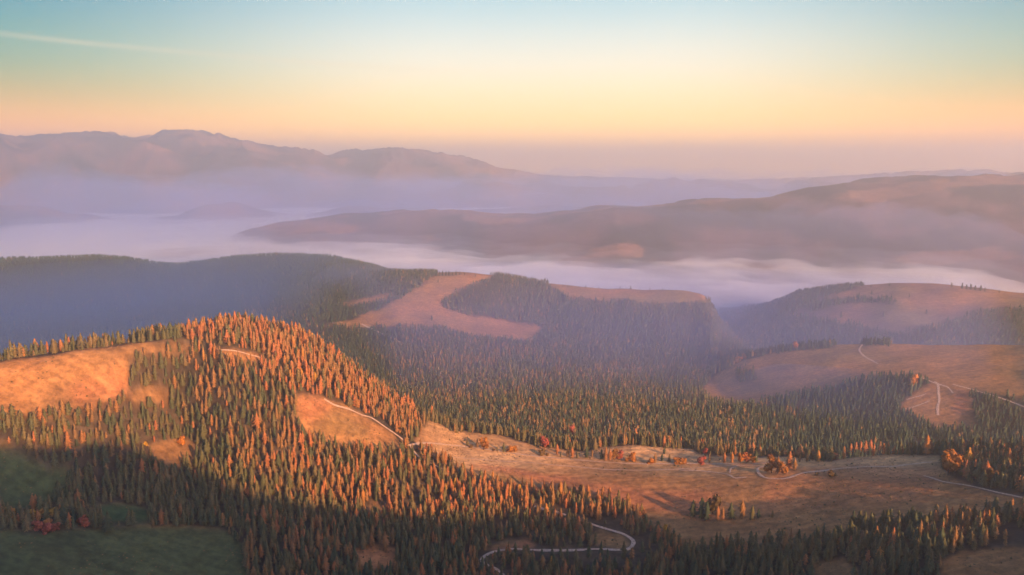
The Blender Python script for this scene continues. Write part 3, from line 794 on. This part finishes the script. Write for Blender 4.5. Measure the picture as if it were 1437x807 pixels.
# single trees of any age and bushes that stand apart: kind, column, row of the foot, height in photo pixels, tint, label words
MEADOW_TREES = [
    ('single_spruce', 656, 627, 10, .75, 'dark brown spruce, westernmost of the line along the meadow road'),
    ('bush', 661, 628.5, 5, .1, 'low dark bush at the foot of the westernmost roadside spruce'),
    ('single_larch', 670, 630.5, 13, .25, 'slim brown larch pressed against a broader orange tree on the meadow road'),
    ('broadleaf', 679, 632, 17, .33, 'broad orange brown tree beside a slim larch, tallest on the western meadow road'),
    ('bush', 693, 633, 4, .08, 'tiny dark bush alone between two tree pairs on the meadow road'),
    ('single_spruce', 698, 633.5, 7, .8, 'very small slim spruce beside a tiny dark bush on the meadow road'),
    ('single_spruce', 707, 634.5, 13, .55, 'pointed dark spruce at the head of an orange thicket on the meadow road'),
    ('bush', 715, 634.5, 10, .4, 'orange thicket bush touching a pointed dark spruce on the meadow road'),
    ('bush', 723, 633.5, 8, .3, 'small brown bush ending the orange thicket on the meadow road'),
    ('bush', 760, 639.5, 9, .06, 'broad olive bush in front of the red round tree'),
    ('bush', 768, 640, 5, .1, 'low bush between the olive bush and an amber cone tree'),
    ('broadleaf', 764, 629, 17, .74, 'round crimson tree at the forest edge behind the meadow'),
    ('broadleaf', 803, 613, 14, .72, 'dull red tree standing in the forest edge behind the meadow road'),
    ('single_larch', 782, 640.5, 16, .7, 'amber cone shaped larch right after the red round tree'),
    ('single_spruce', 787, 641.5, 7, .5, 'small dark spruce leaning on the foot of the amber larch'),
    ('single_larch', 797, 642, 13, .15, 'brown larch standing beside a brighter orange larch on the meadow road'),
    ('single_larch', 803, 643, 15, .6, 'bright orange larch with a dark spruce a few steps east'),
    ('single_spruce', 810, 643, 9, .7, 'short brownish spruce between the bright larch and a grey spruce'),
    ('single_spruce', 823, 642.5, 15, .2, 'grey green spruce with a pointed tip, midway on the meadow road'),
    ('single_larch', 831, 644, 11, .3, 'small brown larch just east of the grey green spruce'),
    ('single_spruce', 844, 645, 14, .15, 'dark spruce on the western flank of a dense mid road clump'),
    ('single_larch', 850, 646.5, 18, .45, 'tall orange larch at the heart of the dense mid road clump'),
    ('single_larch', 856, 647, 16, .55, 'rust larch against the tall orange one in the mid road clump'),
    ('broadleaf', 863, 645.5, 15, .2, 'dark brown rounded tree within the dense mid road clump'),
    ('broadleaf', 869, 646, 14, .7, 'reddish rounded tree closing the dense mid road clump'),
    ('bush', 880, 648, 6, .3, 'little brown bush at the foot of an orange cone tree'),
    ('broadleaf', 887, 649, 14, .42, 'orange dome shaped tree standing alone east of the dense clump'),
    ('bush', 913, 650, 9, .5, 'orange bush leaning on a brown larch beside the road'),
    ('single_larch', 919, 651, 13, .2, 'brown larch paired with an orange bush beside the road'),
    ('single_spruce', 929, 648.5, 10, .05, 'dark blue green spruce at the road, one more spruce behind it'),
    ('single_spruce', 932, 637.5, 9, .05, 'dark spruce alone in the pale strip behind the roadside trees'),
    ('single_spruce', 939, 648.5, 10, .9, 'small rusty spruce just east of the dark blue green one'),
    ('bush', 950, 651, 9, .38, 'western of two orange brown bushes below the square meadow notch'),
    ('bush', 958, 651, 9, .32, 'eastern of two orange brown bushes below the square meadow notch'),
    ('bush', 984, 651, 11, .72, 'dark red bush in front of a pink leafy tree'),
    ('single_larch', 995, 651, 12, .2, 'brown larch between the dark red bush and an orange pair'),
    ('single_larch', 1016, 651, 14, .6, 'wider larch of the orange pair east of the pink leafy tree'),
    ('single_larch', 1027, 651, 15, .9, 'slimmer taller larch of the orange pair east of the pink leafy tree'),
    ('broadleaf', 1040, 651, 13, .45, 'first rounded tree of the orange trio on the back road'),
    ('broadleaf', 1047.5, 651, 13.5, .6, 'middle reddish tree of the orange trio on the back road'),
    ('broadleaf', 1055, 651, 12.5, .5, 'last tree of the orange trio on the back road'),
    ('single_spruce', 1060, 648, 15, .3, 'greenish spruce behind the end of the orange trio'),
    ('broadleaf', 1083, 664, 21, .36, 'big rust brown tree at the gravel bend, westernmost of its clump'),
    ('single_larch', 1091, 666, 22, .4, 'tall rust larch in the clump at the gravel bend'),
    ('broadleaf', 1099, 667.5, 17, .3, 'brown tree at the front of the clump by the gravel bend'),
    ('single_larch', 1107, 660, 23, .62, 'orange larch rising at the back of the gravel bend clump'),
    ('single_larch', 1115, 661, 16, .3, 'shorter brown larch on the east side of the gravel bend clump'),
    ('single_larch', 1122, 650, 11, .15, 'dull brown larch between the gravel bend clump and the blazing tree'),
    ('single_larch', 1132, 649, 12, .1, 'dull brown larch standing next to the blazing orange tree'),
    ('single_larch', 1148, 650, 16, .93, 'blazing orange larch alone in front of the forest edge'),
    ('bush', 1146, 667.5, 5, .05, 'small dark bush on the verge of the east road'),
    ('bush', 1168, 668, 9, .05, 'broad dark bush at the edge of the east road'),
    ('bush', 1168, 645, 11, .68, 'reddish bush at the forest edge beside a pale orange larch'),
    ('single_larch', 1184, 645, 16, .45, 'pale orange larch in front of the back track'),
    ('single_larch', 1193, 638.5, 14, .62, 'first orange larch of the row along the back track'),
    ('single_larch', 1200, 638, 15, .55, 'second orange larch of the row along the back track'),
    ('single_larch', 1207, 637.5, 16, .7, 'third larch, deeper orange, in the row along the back track'),
    ('single_larch', 1214, 637, 16, .6, 'fourth orange larch of the row along the back track'),
    ('single_larch', 1221, 636.5, 17, .8, 'fifth and brightest larch of the row along the back track'),
    ('single_larch', 1225, 641, 15, .66, 'orange larch on the near side of the back track'),
    ('single_larch', 1234, 637, 15, .35, 'brownish larch ending the row along the back track'),
    ('single_larch', 1299, 640, 24, .9, 'tall lone orange topped larch in the dark forest edge'),
    ('broadleaf', 1330, 667, 27, .36, 'big orange brown tree at the end of the east road'),
    ('broadleaf', 1340, 667, 26, .42, 'big brighter orange tree beside the brown one at the road end'),
    ('single_larch', 1358, 656, 23, .97, 'yellow larch behind the two big orange trees at the road end'),
    ('single_larch', 1353, 673, 22, .66, 'orange larch standing in front of the yellow larch at the road end'),
    ('single_spruce', 1372, 668, 20, .25, 'grey green spruce east of the orange and yellow larches'),
    ('single_larch', 1383, 676, 24, .75, 'amber larch on the corner of the eastern grove above the track'),
    ('broadleaf', 1393, 679, 16, .15, 'dark olive rounded tree at the foot of the eastern grove'),
    ('broadleaf', 1000, 722, 25, .02, 'largest dark rounded tree of the clump in the brown meadow'),
    ('single_spruce', 984, 729, 27, .2, 'dark spruce on the western side of the meadow clump'),
    ('single_spruce', 991, 730, 25, .1, 'bluish spruce under the large rounded tree of the meadow clump'),
    ('single_spruce', 972, 726, 22, .3, 'outermost western spruce of the clump in the brown meadow'),
    ('single_larch', 1007, 731, 19, .5, 'pinkish larch at the front of the meadow clump'),
    ('single_larch', 1014, 731, 17, .4, 'slim pinkish larch touching a wider one in the meadow clump'),
    ('single_spruce', 1026, 730, 21, .3, 'olive spruce between two pinkish larches in the meadow clump'),
    ('single_larch', 1041, 729, 24, .35, 'tall dull red larch on the eastern half of the meadow clump'),
    ('single_spruce', 1055, 729, 18, .6, 'olive brown spruce east of the tall dull red larch'),
    ('single_spruce', 1064, 727, 12, .1, 'short dark spruce near the eastern tip of the meadow clump'),
    ('single_spruce', 1084, 726, 9, .9, 'tiny brown spruce set apart east of the meadow clump'),
    ('bush', 5, 722, 9, .97, 'yellow bush at the very edge of the shaded west glade'),
    ('bush', 15, 724, 9, .93, 'yellow bush beside the outermost one in the shaded hedge'),
    ('bush', 44, 727, 10, .98, 'bright yellow bush, first of three in the hedge'),
    ('bush', 57, 728, 10, .9, 'middle amber bush of three in the shaded hedge'),
    ('bush', 74, 724, 10, .96, 'bright yellow bush, eastern one of three in the hedge'),
    ('bush', 68, 739, 9, .85, 'amber bush in front of the dark red thicket'),
    ('bush', 55, 744, 12, .70, 'dark red thicket bush below the yellow bushes'),
    ('bush', 66, 749, 12, .72, 'second dark red thicket bush, nearer the shaded field'),
    ('bush', 78, 744, 10, .70, 'small red bush ending the thicket by the shaded field'),
    ('bush', 118, 739, 13, .70, 'wide red brown bush on the rim of the shaded field'),
    ('bush', 36, 722, 8, .02, 'dark green bush between the yellow bushes of the hedge'),
    ('single_spruce', 90, 738, 24, .15, 'dark spruce at the east end of the yellow bush hedge'),
    ('single_spruce', 104, 735, 20, .05, 'dark green spruce west of the pale green field'),
    ('single_spruce', 152, 748, 25, .4, 'olive spruce on the near rim of the pale green field'),
    ('single_larch', 215, 742, 13, .05, 'dull brown larch where the pale green field meets the forest'),
    ('bush', 205, 627, 5, .97, 'yellow round bush in the purple forest glade'),
    ('broadleaf', 255, 628, 12, .5, 'orange leafy tree in the purple forest glade'),
    ('single_larch', 217, 625, 9, .8, 'small orange larch beside the yellow bush in the glade'),
    ('single_spruce', 510, 774, 24, .95, 'brown pointed spruce at the back of the rust coloured glade'),
    ('single_larch', 522, 770, 19, .5, 'pinkish larch on the rim of the rust coloured glade'),
    ('single_larch', 541, 776, 27, .45, 'tall salmon larch standing in the rust coloured glade'),
    ('single_larch', 546, 722, 24, .75, 'glowing orange larch alone in the upper forest glade'),
    ('broadleaf', 934, 747, 9, .97, 'small bright yellow tree east of the hairpin road'),
    ('broadleaf', 864, 812, 10, .62, 'vivid orange bushy tree at the bottom edge below the hairpin'),
    ('single_spruce', 600, 394, 7, .1, 'dark spruce standing on the open brow of the middle hill'),
    ('single_spruce', 575, 408, 7, .1, 'dark lone spruce by the strip meadow on the middle hill'),
    ('single_spruce', 580, 405, 8, .1, 'slightly taller lone spruce by the middle hill strip meadow'),
    ('single_spruce', 615, 397, 5, .5, 'small brown spruce on the upper meadow of the middle hill'),
    ('single_spruce', 606, 450, 8, .1, 'slim dark spruce on the lower rim of the hill meadow'),
    ('broadleaf', 1117, 491, 10, .62, 'orange tree glowing in the dark wood above the plateau meadow'),
    ('bush', 1036, 508, 9, .4, 'orange bush on the west tip of the plateau meadow'),
    ('bush', 1045, 503, 7, .36, 'brown bush row end beside the plateau meadow tip'),
    ('single_spruce', 1046, 514, 4, .05, 'tiny dark spruce alone on the plateau meadow'),
    ('single_spruce', 1247, 487, 6, .15, 'dark spruce pair member on top of the plateau meadow'),
    ('broadleaf', 989, 639, 9, .73, 'pink leafy tree at the forest edge behind the dark red bush'),
    ('broadleaf', 1281, 543, 15, .5, 'orange tree beside the logging clearing on the dark slope'),
]
ORD = ['first', 'second', 'third', 'fourth', 'fifth', 'sixth', 'seventh', 'eighth', 'ninth', 'tenth', 'eleventh', 'twelfth', 'thirteenth', 'fourteenth', 'fifteenth', 'sixteenth', 'seventeenth', 'eighteenth', 'nineteenth', 'twentieth']
for n_, (cx, hp) in enumerate([(765, 4), (790, 3.5), (797, 4), (812, 3), (822, 4), (840, 3), (857, 5), (870, 3.5), (885, 5), (899, 4.5), (912, 3.5), (930, 3)]):
    MEADOW_TREES.append(('single_spruce', cx, np.interp(cx, [760, 820, 900, 960], [401.5, 404.5, 406.5, 408.5]), hp, .4, f'tiny tree on the bare crest of the middle hill, {ORD[n_]} from the west'))
for n_, (cx, hp) in enumerate([(1103, 7), (1112, 6), (1185, 5), (1222, 4), (1248, 5), (1335, 6), (1350, 7), (1356, 6), (1362, 7), (1368, 6), (1376, 7), (1382, 5), (1402, 4)]):
    MEADOW_TREES.append(('single_spruce', cx, np.interp(cx, [1090, 1120, 1160, 1200, 1260, 1320, 1380, 1437], [436, 421, 411.5, 406, 401, 402, 409, 415]), hp, .15, f'small dark tree along the crest of the mauve hill, {ORD[n_]} from the west'))
for n_, (cx, hp) in enumerate([(612, 7), (617, 6), (621, 7), (626, 6.5), (630, 7), (635, 5), (640, 7), (645, 5), (652, 5), (667, 4), (690, 3.5), (708, 4), (738, 5), (742, 4)]):
    MEADOW_TREES.append(('single_spruce', cx, np.interp(cx, [610, 650, 700, 760], [387.5, 386.5, 392.5, 401]), hp, .1, f'dark spruce of the row on top of the middle hill, {ORD[n_]} from the west'))
for n_, (cx, cy, hp) in enumerate([(1115, 437, 6), (1155, 424, 6), (1205, 421, 9), (1211, 423, 8), (1223, 414, 6), (1276, 418, 5), (1300, 441, 6), (1330, 452, 7), (1240, 445, 7), (1180, 446, 8)]):
    MEADOW_TREES.append(('single_spruce', cx, cy, hp, .15, f'dark tree scattered on the face of the mauve hill, {ORD[n_]} of ten'))
hand_pos = []
for kind, cx, cy, hp, tint, label in MEADOW_TREES:
    rmin = 650 if cy > 600 else (1900 if cy < 470 else 1380)
    if cx < 330 and cy > 600 or cy > 600:
        rmin = 650
    x, y, z = ground_at(cx, cy, rmin)
    hand_pos.append((x, y, z))
HAND_XY = np.array([(q[0], q[1]) for q in hand_pos])

LARCH_P = [([(250, 450), (420, 430), (560, 560), (640, 640), (930, 700), (900, 740), (600, 740), (420, 700), (300, 640), (270, 540)], 0.76), ([(20, 590), (170, 570), (170, 655), (60, 660)], 0.45),  # larch share per area, with the orange of low sunlight put into it
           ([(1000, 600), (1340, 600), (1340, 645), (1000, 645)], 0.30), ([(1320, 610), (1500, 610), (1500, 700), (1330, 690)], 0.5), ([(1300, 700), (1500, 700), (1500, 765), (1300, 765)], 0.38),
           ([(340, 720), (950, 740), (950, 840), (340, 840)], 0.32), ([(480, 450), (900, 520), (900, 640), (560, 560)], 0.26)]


def plant(r0, r1, s, az_lim, seed, road_d, dense=1.0):
    X, Y, g = scatter(r0, r1, s, az_lim, seed)
    Z = height(X, Y)
    px, py, dep = project(X, Y, Z)
    r = np.hypot(X, Y)
    keep = ~cover(px + fbm(X, Y, 40, 3, 71) * 5, py + fbm(X, Y, 40, 3, 72) * 2.5, r)
    thin = fbm(X, Y, 95, 3, 130)
    keep &= (thin > -0.52) | (g.uniform(size=len(X)) < 0.35)
    keep &= g.uniform(size=len(X)) < dense
    X, Y, Z, px, py, r, thin = (v[keep] for v in (X, Y, Z, px, py, r, thin))
    if road_d:
        k = off_road(X, Y, road_d)
        for hx_, hy_ in HAND_XY:
            k &= (X - hx_) ** 2 + (Y - hy_) ** 2 > 5.0 ** 2
        X, Y, Z, px, py, r, thin = (v[k] for v in (X, Y, Z, px, py, r, thin))
    pl = np.full(len(X), 0.10)
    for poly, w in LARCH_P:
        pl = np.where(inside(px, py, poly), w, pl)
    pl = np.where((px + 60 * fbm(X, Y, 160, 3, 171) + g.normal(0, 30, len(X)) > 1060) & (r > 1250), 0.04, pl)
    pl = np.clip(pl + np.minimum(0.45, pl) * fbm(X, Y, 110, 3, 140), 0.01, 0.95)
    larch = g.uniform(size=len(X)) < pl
    hh = g.normal(15.8, 3.6, len(X)) + 4 * fbm(X, Y, 150, 2, 150)
    hh = np.clip(hh, 6, 25)
    hh = np.where(g.uniform(size=len(X)) < 0.16, hh * g.uniform(0.4, 0.75, len(X)), hh)
    wd = g.uniform(0.74, 1.42, len(X)) * hh ** 0.75 * 17 ** 0.25
    tint = np.clip(g.beta(2, 3, len(X)) + 0.35 * fbm(X, Y, 80, 3, 160), 0, 1)
    tint = np.where((r <= 1180) & ~larch, np.clip(tint * 0.75 + 0.28, 0, 1), tint)  # near spruces lighter, lifting the shade by tint
    tint = np.where(r > 1180, np.where(larch, tint * 0.25, np.clip(0.1 + 0.65 * tint, 0, 1)), tint)  # mid forest dulled: its shade and haze put into the tint
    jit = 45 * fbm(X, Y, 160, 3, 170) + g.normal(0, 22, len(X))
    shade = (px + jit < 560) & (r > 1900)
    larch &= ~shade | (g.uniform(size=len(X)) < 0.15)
    tint = np.where(shade | ((px + jit > 1060) & (r > 1180)), 0.35 * tint, tint)  # shade of left hill and right valley put into darker tints
    return dict(x=X, y=Y, z=Z, px=px, py=py, r=r, larch=larch, h=hh, w=wd, tint=tint, var=g.integers(0, 60, len(X)), rot=g.uniform(0, 6.28, len(X)))


def take(d, k):
    return {n: v[k] for n, v in d.items()}


def merge(ds):
    return {n: np.concatenate([d[n] for d in ds]) for n in ds[0]}


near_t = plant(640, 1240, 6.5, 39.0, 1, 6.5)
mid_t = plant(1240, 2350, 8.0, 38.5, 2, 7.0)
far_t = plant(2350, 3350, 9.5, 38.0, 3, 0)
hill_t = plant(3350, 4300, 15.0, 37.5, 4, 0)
hill_t = take(hill_t, (hill_t['px'] < 640))


def forest_arrays(d, lib):
    Vs, Fs, Ts, off = [], [], [], 0
    nl = len(lib)
    for v in range(nl):
        k = np.nonzero(d['var'] % nl == v)[0]
        if not len(k):
            continue
        bv, bf = lib[v]
        c, s = np.cos(d['rot'][k]), np.sin(d['rot'][k])
        w, h = d['w'][k], d['h'][k]
        X = d['x'][k][:, None] + w[:, None] * (bv[None, :, 0] * c[:, None] - bv[None, :, 1] * s[:, None])
        Y = d['y'][k][:, None] + w[:, None] * (bv[None, :, 0] * s[:, None] + bv[None, :, 1] * c[:, None])
        Z = d['z'][k][:, None] - 0.4 + h[:, None] * bv[None, :, 2]
        Vs.append(np.stack([X, Y, Z], -1).reshape(-1, 3))
        Fs.append((bf[None] + (off + np.arange(len(k)) * len(bv))[:, None, None]).reshape(-1, 3))
        Ts.append(np.repeat(d['tint'][k], len(bv)))
        off += len(k) * len(bv)
    return np.concatenate(Vs), np.concatenate(Fs), np.concatenate(Ts)


def forest(name, sets, mat):
    V, Fc, T, off = [], [], [], 0
    for d, lib in sets:
        if not len(d['x']):
            continue
        v, f, tt = forest_arrays(d, lib)
        V.append(v)
        Fc.append(f + off)
        T.append(tt)
        off += len(v)
    V, Fc, T = np.concatenate(V), np.concatenate(Fc), np.concatenate(T)
    me = mesh_from(name, V, Fc.ravel(), np.full(len(Fc), 3))
    me.attributes.new('tint', 'FLOAT', 'POINT').data.foreach_set('value', T.astype(np.float32))
    return add_obj(name, me, mat, kind='stuff')


# the 300 of each kind that show largest stand as objects; the rest is forest
size = near_t['h'] / near_t['r']
shown = (near_t['px'] > -8) & (near_t['px'] < 1445) & (near_t['py'] - near_t['h'] * 1050 / (near_t['r'] * 1.13) < 803) & (near_t['py'] > 640)
single = np.zeros(len(size), bool)
for fl in (True, False):
    k = np.nonzero(shown & (near_t['larch'] == fl))[0]
    single[k[np.argsort(-size[k])[:300]]] = True
ind = take(near_t, single)
near_t = take(near_t, ~single)
LA, SPR = (lambda d: take(d, d['larch'])), (lambda d: take(d, ~d['larch']))
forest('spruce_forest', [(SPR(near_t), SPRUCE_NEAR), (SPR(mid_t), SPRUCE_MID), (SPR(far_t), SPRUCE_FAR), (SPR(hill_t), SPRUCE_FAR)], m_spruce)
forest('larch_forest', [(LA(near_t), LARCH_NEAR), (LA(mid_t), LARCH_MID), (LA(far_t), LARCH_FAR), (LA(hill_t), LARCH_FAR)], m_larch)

# ---------------------------------------------------------------- tussocks, juniper and weeds on the open ground
X, Y, g = scatter(650, 1180, 4.6, 38.0, 9)
Z = height(X, Y)
px, py, _d = project(X, Y, Z)
r = np.hypot(X, Y)
k = cover(px, py, r) & (fbm(X, Y, 38, 4, 180) + g.normal(0, 0.22, len(X)) > 0.16) & off_road(X, Y, 4.0)
X, Y, Z = X[k], Y[k], Z[k]
n_ = len(X)
tuft = (np.array([(0, 0, 1)] + [((0.9 if j % 2 else 0.5) * math.cos(j * 0.785), (0.9 if j % 2 else 0.5) * math.sin(j * 0.785), 0.05 + 0.25 * (j % 2)) for j in range(8)]), np.array([(0, 1 + j, 1 + (j + 1) % 8) for j in range(8)]))
m_weed = foliage_mat('weeds', [(0.0, (0.05, 0.055, 0.022)), (0.4, (0.12, 0.085, 0.032)), (0.7, (0.20, 0.105, 0.038)), (1.0, (0.27, 0.13, 0.045))])
big = g.uniform(size=n_) < 0.07
forest('undergrowth', [(dict(x=X, y=Y, z=Z + 0.3, h=np.where(big, g.uniform(1.2, 2.4, n_), g.uniform(0.4, 1.1, n_)), w=np.where(big, g.uniform(1.0, 2.0, n_), g.uniform(0.6, 1.6, n_)), tint=np.where(big, g.uniform(0, 0.5, n_), g.uniform(0.2, 1, n_)), var=np.zeros(n_, int), rot=g.uniform(0, 6.28, n_)), [tuft])], m_weed)

# ---------------------------------------------------------------- roads
m_road, t, p = new_mat('dirt_road')
link(t, ramp(t, noise(t, 0.5, 5), [(0.3, (0.28, 0.18, 0.10)), (0.7, (0.54, 0.37, 0.23))]), p.inputs['Base Color'])
for name, (wd, _) in ROADS.items():
    q = road_pts[name]
    tan = np.gradient(q, axis=0)
    tan /= np.linalg.norm(tan, axis=1)[:, None] + 1e-9
    nrm = np.stack([-tan[:, 1], tan[:, 0]], 1)
    offs = np.linspace(-0.5, 0.5, 5)
    V = []
    s_ = np.arange(len(q)) * 3.0
    wob = 1 + 0.45 * fbm(s_, s_ * 0 + hash2(len(q), 3, 1) * 90, 22, 3, 200)
    for o_ in offs:
        pt = q + nrm * (o_ * wd * 0.78 * wob)[:, None]
        lift = 0.62 - 0.12 * abs(o_) * 2
        V.append(np.column_stack([pt, height(pt[:, 0], pt[:, 1]) + lift]))
    V = np.stack(V, 1)
    ni = np.arange(len(q) * 5).reshape(len(q), 5)
    fq = np.stack([ni[:-1, :-1], ni[:-1, 1:], ni[1:, 1:], ni[1:, :-1]], -1).reshape(-1, 4)
    add_obj('path' if 'track' in name else 'road', mesh_from(name, V.reshape(-1, 3), fq[:, ::-1].ravel(), np.full(len(fq), 4), True), m_road, kind='structure')

# ---------------------------------------------------------------- single trees
def tree_mesh(name, vf, tint, mat):
    me = mesh_from(name, vf[0], vf[1].ravel(), np.full(len(vf[1]), 3))
    me.attributes.new('tint', 'FLOAT', 'POINT').data.foreach_set('value', np.full(len(vf[0]), tint, np.float32))
    me.materials.append(mat)
    return me


TINTS = 6
bark_me = mesh_from('trunk', *(lambda vf: (vf[0], vf[1].ravel(), np.full(len(vf[1]), 3)))(trunk_mesh(0.016, 0.9)))
bark_me.materials.append(m_bark)
SPRUCE_ME = [[tree_mesh('spruce_crown', vf, (q + 0.5) / TINTS, m_spruce) for q in range(TINTS)] for vf in SPRUCE_NEAR]
LARCH_ME = [[tree_mesh('larch_crown', vf, (q + 0.5) / TINTS, m_larch) for q in range(TINTS)] for vf in LARCH_NEAR]


def tree(name, x, y, z, h, w, rot, crown_me, trunk=bark_me):
    root = bpy.data.objects.new(name, None)
    root.empty_display_size = 1.0
    COL.objects.link(root)
    root.location = (x, y, z)
    root.rotation_euler = (0, 0, rot)
    root.scale = (w, w, h)
    for nm, m_ in (('crown', crown_me), ('trunk', trunk)):
        ob = bpy.data.objects.new(nm, m_)
        COL.objects.link(ob)
        ob.parent = root
    return root


SP_WORD = ['blackish green', 'dark green', 'deep green', 'olive green', 'olive brown', 'brownish']
LA_WORD = ['dull brown', 'brown', 'amber', 'orange', 'rust red', 'golden']

def zone(px, py):
    if px < 352:
        return 'near the shaded green field'
    if px < 480:
        return 'between green field and rust glade'
    if px < 575:
        return 'around the rust glade'
    if px < 670:
        return 'west of the lower road bend'
    if px < 895:
        return 'within the hairpin road loop' if py < 775 else ('just below the hairpin road' if py < 806 else 'at bottom edge below hairpin')
    if px < 1030:
        return 'east of the hairpin bend'
    if px < 1180:
        return 'below the meadow tree clump'
    if px < 1325:
        return 'below the wide brown meadow'
    return 'around the dark corner field'


names = []
for i in range(len(ind['x'])):
    q = min(TINTS - 1, int(ind['tint'][i] * TINTS))
    size_w = 'tall' if ind['h'][i] > 18.5 else ('short' if ind['h'][i] < 15 else 'middling')
    build = 'broad' if ind['w'][i] / (ind['h'][i] ** 0.75 * 17 ** 0.25) > 1.05 else 'slim'
    word = (LA_WORD if ind['larch'][i] else SP_WORD)[q]
    names.append((f"{size_w} {build} {word} {'larch' if ind['larch'][i] else 'spruce'} {zone(ind['px'][i], ind['py'][i])}", ind['px'][i], i))
by = {}
for nme, px_, i in names:
    by.setdefault(nme, []).append((px_, i))
labels = {}
for nme, v in by.items():
    v.sort()
    for k_, (px_, i) in enumerate(v):
        labels[i] = nme if len(v) == 1 else f"{nme}, {ORD[k_]} of {len(v)} from left"
for i in range(len(ind['x'])):
    q = min(TINTS - 1, int(ind['tint'][i] * TINTS))
    fl = bool(ind['larch'][i])
    lib = LARCH_ME if fl else SPRUCE_ME
    rt = tree('larch_tree' if fl else 'spruce_tree', float(ind['x'][i]), float(ind['y'][i]), float(ind['z'][i]) - 0.3, float(ind['h'][i]), float(ind['w'][i]), float(ind['rot'][i]), lib[int(ind['var'][i]) % len(lib)][q])
    tag(rt, labels[i], 'tree', 'autumn larches of the slope forest' if fl else 'spruces of the slope forest')

LEAFY = [leafy_mesh(300 + s) for s in range(5)]
BUSHY = [leafy_mesh(320 + s, 420, 0.85, 0.075) for s in range(4)]
leaf_trunk = mesh_from('trunk', *(lambda vf: (vf[0], vf[1].ravel(), np.full(len(vf[1]), 3)))(trunk_mesh(0.03, 0.6, 6, 4)))
leaf_trunk.materials.append(m_bark)
for i, ((kind, cx, cy, hp, tint, label), (x, y, z)) in enumerate(zip(MEADOW_TREES, hand_pos)):
    dist = math.sqrt(x * x + y * y + (z - Z0) ** 2)
    h = hp * dist / F_PX * 1.12
    rot = random.uniform(0, 6.28)
    if kind == 'single_spruce':
        cm = tree_mesh('crown', SPRUCE_NEAR[i % 6], tint, m_spruce)
        rt = tree('single_spruce_tree', x, y, z - 0.2, h, h * 1.15, rot, cm)
        tag(rt, label, 'tree', 'single trees dotted over the clearings')
    elif kind == 'single_larch':
        cm = tree_mesh('crown', LARCH_NEAR[i % 6], tint, m_larch)
        rt = tree('single_larch_tree', x, y, z - 0.2, h, h * 1.2, rot, cm)
        tag(rt, label, 'tree', 'single trees dotted over the clearings')
    elif kind == 'broadleaf':
        cm = tree_mesh('crown', LEAFY[i % 5], tint, m_leaf)
        rt = tree('broadleaf_tree', x, y, z - 0.1, h * 1.1, h * 1.0, rot, cm, leaf_trunk)
        tag(rt, label, 'tree', 'autumn broadleaf trees at the clearings')
    else:
        cm = tree_mesh('bush', BUSHY[i % 4], tint, m_leaf)
        ob = add_obj('bush', cm)
        ob.location, ob.rotation_euler, ob.scale = (x, y, z - 0.25 * h), (0, 0, rot), (h * 1.5, h * 1.5, h * 1.35)
        tag(ob, label, 'bush', 'autumn bushes at the clearings')

print('trees', len(near_t['x']), len(mid_t['x']), len(far_t['x']), len(hill_t['x']), 'singles', len(ind['x']), 'z', H.min(), H.max())
